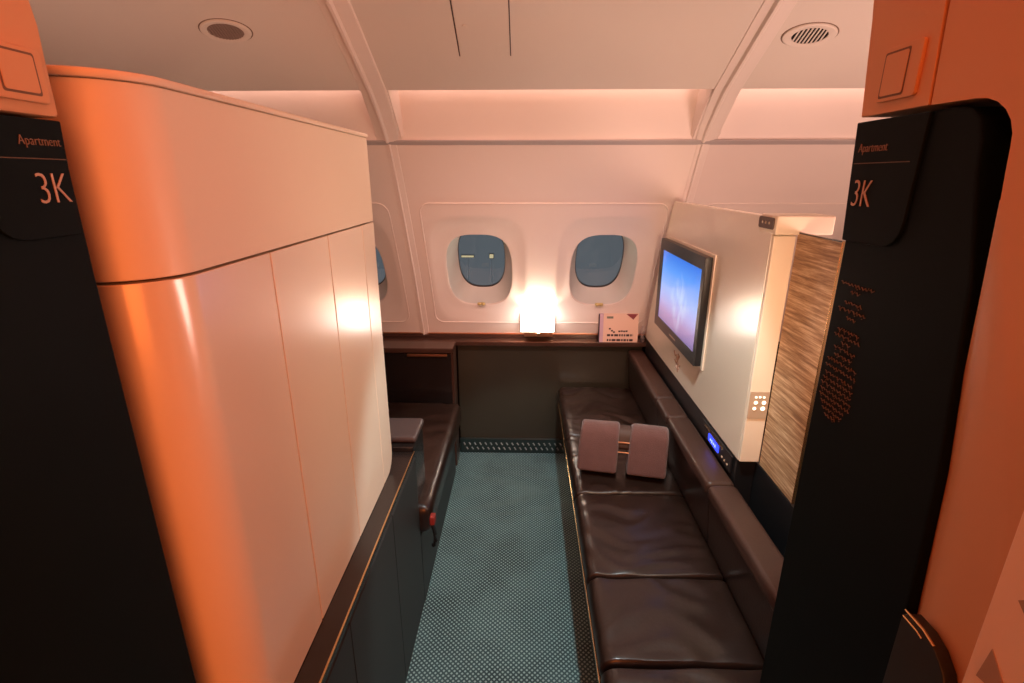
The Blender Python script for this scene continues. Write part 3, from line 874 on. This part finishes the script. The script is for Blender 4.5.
# left
XL = -.425
pL = thing('doorway_pillar', 'orange-lit pillar on the left above the black sliding door edge', 'pillar', (-.46, .3, 0))
capL = [(-.25, 1.501), (.498, 1.501), (.499, 1.55)]+[(.500, 1.575), (.497, 1.60), (.486, 1.632), (.46, 1.66), (.42, 1.70), (.35, 1.76), (-.25, 1.80)]
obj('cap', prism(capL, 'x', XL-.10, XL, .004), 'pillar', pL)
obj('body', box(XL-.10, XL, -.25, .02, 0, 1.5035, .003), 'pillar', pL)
swl = obj('call_plate', prism(rrect(.430, .4870, 1.511, 1.5540, .004, 3), 'x', XL-.0002, XL+.0055, .002), 'pillar', pL)
obj('call_button', prism(rrect(.445, .4770, 1.5185, 1.5480, .002, 2), 'x', XL+.0056, XL+.0064), 'pillar', swl)
fr_ = bmesh.new()
o1 = rrect(.4430, .4790, 1.5165, 1.5500, .002, 2); i1 = rrect(.4460, .4760, 1.5195, 1.5470, .002, 2)
for k in range(len(o1)):
    j = (k+1) % len(o1)
    fr_.faces.new([fr_.verts.new((XL+.00575, *q)) for q in (o1[k], o1[j], i1[j], i1[k])])
obj('button_gap', fr_, 'seam', swl)
dL = thing('sliding_door', 'black sliding door leaf with sign at the left edge of the doorway', 'door', (-.45, .3, .02))
leafL = [(.024, .02), (.4955, .02), (.498, 1.36), (.500, 1.497), (.024, 1.497)]
obj('leaf', prism(leafL, 'x', XL-.06, XL-.004, .003), 'door', dL)
plL = [(.497, 1.4985), (.405, 1.4985), (.406, 1.432)]+[(.409, 1.418), (.414, 1.408), (.422, 1.401), (.434, 1.398), (.489, 1.398)]
sp = obj('sign_plate', prism(plL, 'x', XL-.0038, XL-.0002, .001), 'door', dL)
obj('sign_number', post_text('3K', -1, XL+.0001, .4715, 1.4275, .0385, .80), 'lettering', sp)
obj('sign_word', post_text('Apartment', -1, XL+.0001, .470, 1.4765, .0115, .82), 'word', sp)
obj('sign_rule', box(XL-.0004, XL+.0002, .415, .494, 1.4650, 1.4658, 0), 'verse', sp)

# near right: rounded dark ledge with brass edging, and the patterned panel
nl = thing('aisle_ledge', 'dark rounded ledge with brass edging low beside the right pillar', 'ledge', (.345, .32, 1.0))
lo = [(.368, .92), (.368, 1.080), (.362, 1.086), (.344, 1.086), (.330, 1.081), (.318, 1.070), (.311, 1.056), (.309, 1.02), (.309, .92)]
obj('ledge_body', prism(lo, 'x', .338, .3498, .0015), 'console', nl)
bm = tube(bmesh.new(), [(.3385, .366, 1.0868), (.3385, .345, 1.0868), (.3385, .332, 1.0830)], .0012, 6)
obj('brass_edging', bm, 'brass', nl)
bm = tube(bmesh.new(), [(.3378, .366, 1.0805), (.3378, .349, 1.0805), (.3378, .343, 1.0790)], .0011, 6)
obj('brass_edging', bm, 'brass', nl)
pp = thing('patterned_panel', 'pale panel with taupe triangle pattern at the lower right edge', 'panel', (.342, .2, .85))
obj('board', box(.338, .346, .10, .3035, .80, 1.30, .002), 'pattern_light', pp)
def tri(*q): obj('triangle_facet', prism(list(q), 'x', .3372, .3379), 'pattern_dark', pp)
tri((.2905, 1.128), (.2945, 1.098), (.268, 1.102))
tri((.286, 1.176), (.271, 1.192), (.268, 1.160))
tri((.262, 1.14), (.240, 1.155), (.244, 1.11))
tri((.285, 1.235), (.262, 1.25), (.265, 1.215))
tri((.290, 1.06), (.262, 1.075), (.270, 1.03))
tri((.25, 1.22), (.225, 1.235), (.232, 1.19))

# ------------------------------------------------------------------ outside lamps seen through the window
for x, y, z, sx, sz, lab in ((-.58, 9, .13, .035, .035, 'bright square apron lamp outside, seen through the left window'),
                             (-1.00, 9, .125, .11, .016, 'long dim apron lamp outside, left of the bright one')):
    al = thing('exterior_lamp', lab, 'lamp', (x, y, -3.0))
    obj('lens', box(x-sx, x+sx, y-.02, y, z-sz, z+sz, .01), 'apron', al)
    obj('lamp_back', box(x-sx-.01, x+sx+.01, y+.001, y+.05, z-sz-.01, z+sz+.01, .01), 'black', al)
    obj('mast', tube(bmesh.new(), [(x, y+.07, -3.0), (x, y+.07, z)], .007, 10), 'galvanised', al)

# ------------------------------------------------------------------ light
def area(name, loc, target, sx, sy, col, power, spread=180):
    l = bpy.data.lights.new(name, 'AREA'); l.shape = 'RECTANGLE'; l.size = sx; l.size_y = sy; l.color = col; l.energy = power
    l.spread = math.radians(spread)
    o = bpy.data.objects.new(name, l); COL.objects.link(o); o.location = loc
    d = Vector(target)-Vector(loc); o.rotation_euler = d.to_track_quat('-Z', 'Y').to_euler()
    return o
def point(name, loc, col, power, r):
    l = bpy.data.lights.new(name, 'POINT'); l.color = col; l.energy = power; l.shadow_soft_size = r
    o = bpy.data.objects.new(name, l); COL.objects.link(o); o.location = loc; return o
def spot(name, loc, target, col, power, deg, blend, r):
    l = bpy.data.lights.new(name, 'SPOT'); l.color = col; l.energy = power; l.spot_size = math.radians(deg); l.spot_blend = blend; l.shadow_soft_size = r
    o = bpy.data.objects.new(name, l); COL.objects.link(o); o.location = loc
    d = Vector(target)-Vector(loc); o.rotation_euler = d.to_track_quat('-Z', 'Y').to_euler(); return o

for c in BAYS: area('cove strip', (c, 1.990, 1.778), (c, 2.03, 1.70), 1.07, .015, (1, .54, .42), .55)
point('lamp bulb', (.067, 2.452, .778), (1, .88, .70), 5, .02)
area('aisle mood light', (0, .30, 2.14), (0, .20, 1.2), 1.2, .2, (1, .10, .005), 3.3, 150)
area('aisle orange fill', (.22, -.95, 1.30), (-.40, 1.1, .80), .9, 1.0, (1, .19, .03), 7.8, 105)  # unseen orange fill added to brighten the wardrobe doors
area('cabin wall fill', (.08, 1.10, 1.85), (.08, 2.40, .84), 1.1, .2, (1, .61, .53), 2.5, 62)  # added fill without a fixture, brightens the window wall
area('unseen ceiling fill', (-1.35, .95, 1.25), (-.9, 1.2, 2.1), .5, .5, (1, .55, .40), 3.8)  # added fill hidden behind the wardrobe, lights the ceiling
area('unseen ceiling fill', (1.35, .85, 1.05), (.8, 1.4, 2.0), .5, .5, (1, .61, .50), 14)  # added fill hidden behind the partition, lights ceiling and right wall
area('hidden wardrobe fill', (.50, .80, 1.10), (.25, 1.30, 1.10), .10, .22, (1, .66, .42), 3.0, 142)  # added fill out of view behind the right leaf, lights wardrobe and post
spot('reading light', (.2, 1.0, 2.03), (.10, 1.62, 0), (.80, .95, .95), 88, 55, .2, .03)

w = bpy.data.worlds.new('dusk'); S.world = w; w.use_nodes = True
nt = w.node_tree; bg = nt.nodes['Background']
tc = nt.nodes.new('ShaderNodeTexCoord'); sx = nt.nodes.new('ShaderNodeSeparateXYZ'); nt.links.new(tc.outputs['Generated'], sx.inputs[0])
cr = nt.nodes.new('ShaderNodeValToRGB')
cr.color_ramp.elements[0].position = .30; cr.color_ramp.elements[0].color = (.125, .140, .158, 1)
cr.color_ramp.elements[1].position = .50; cr.color_ramp.elements[1].color = (.105, .112, .124, 1)
mr = nt.nodes.new('ShaderNodeMapRange'); mr.inputs['From Min'].default_value = -1; mr.inputs['From Max'].default_value = 1
nt.links.new(sx.outputs['Z'], mr.inputs['Value']); nt.links.new(mr.outputs[0], cr.inputs['Fac'])
nt.links.new(cr.outputs['Color'], bg.inputs['Color']); bg.inputs['Strength'].default_value = 1.0

# ------------------------------------------------------------------ camera
cam = bpy.data.cameras.new('camera'); cam.lens = 18.0; cam.sensor_width = 36; cam.sensor_fit = 'HORIZONTAL'; cam.clip_start = .02
co = bpy.data.objects.new('camera', cam); COL.objects.link(co)
co.location = (0, 0, 1.45); co.rotation_euler = (math.radians(90-17.8), 0, math.radians(1.4))
S.camera = co
S.view_settings.view_transform = 'Standard'; S.view_settings.look = 'None'
S.view_settings.exposure = 0; S.view_settings.gamma = 1; S.view_settings.use_curve_mapping = False
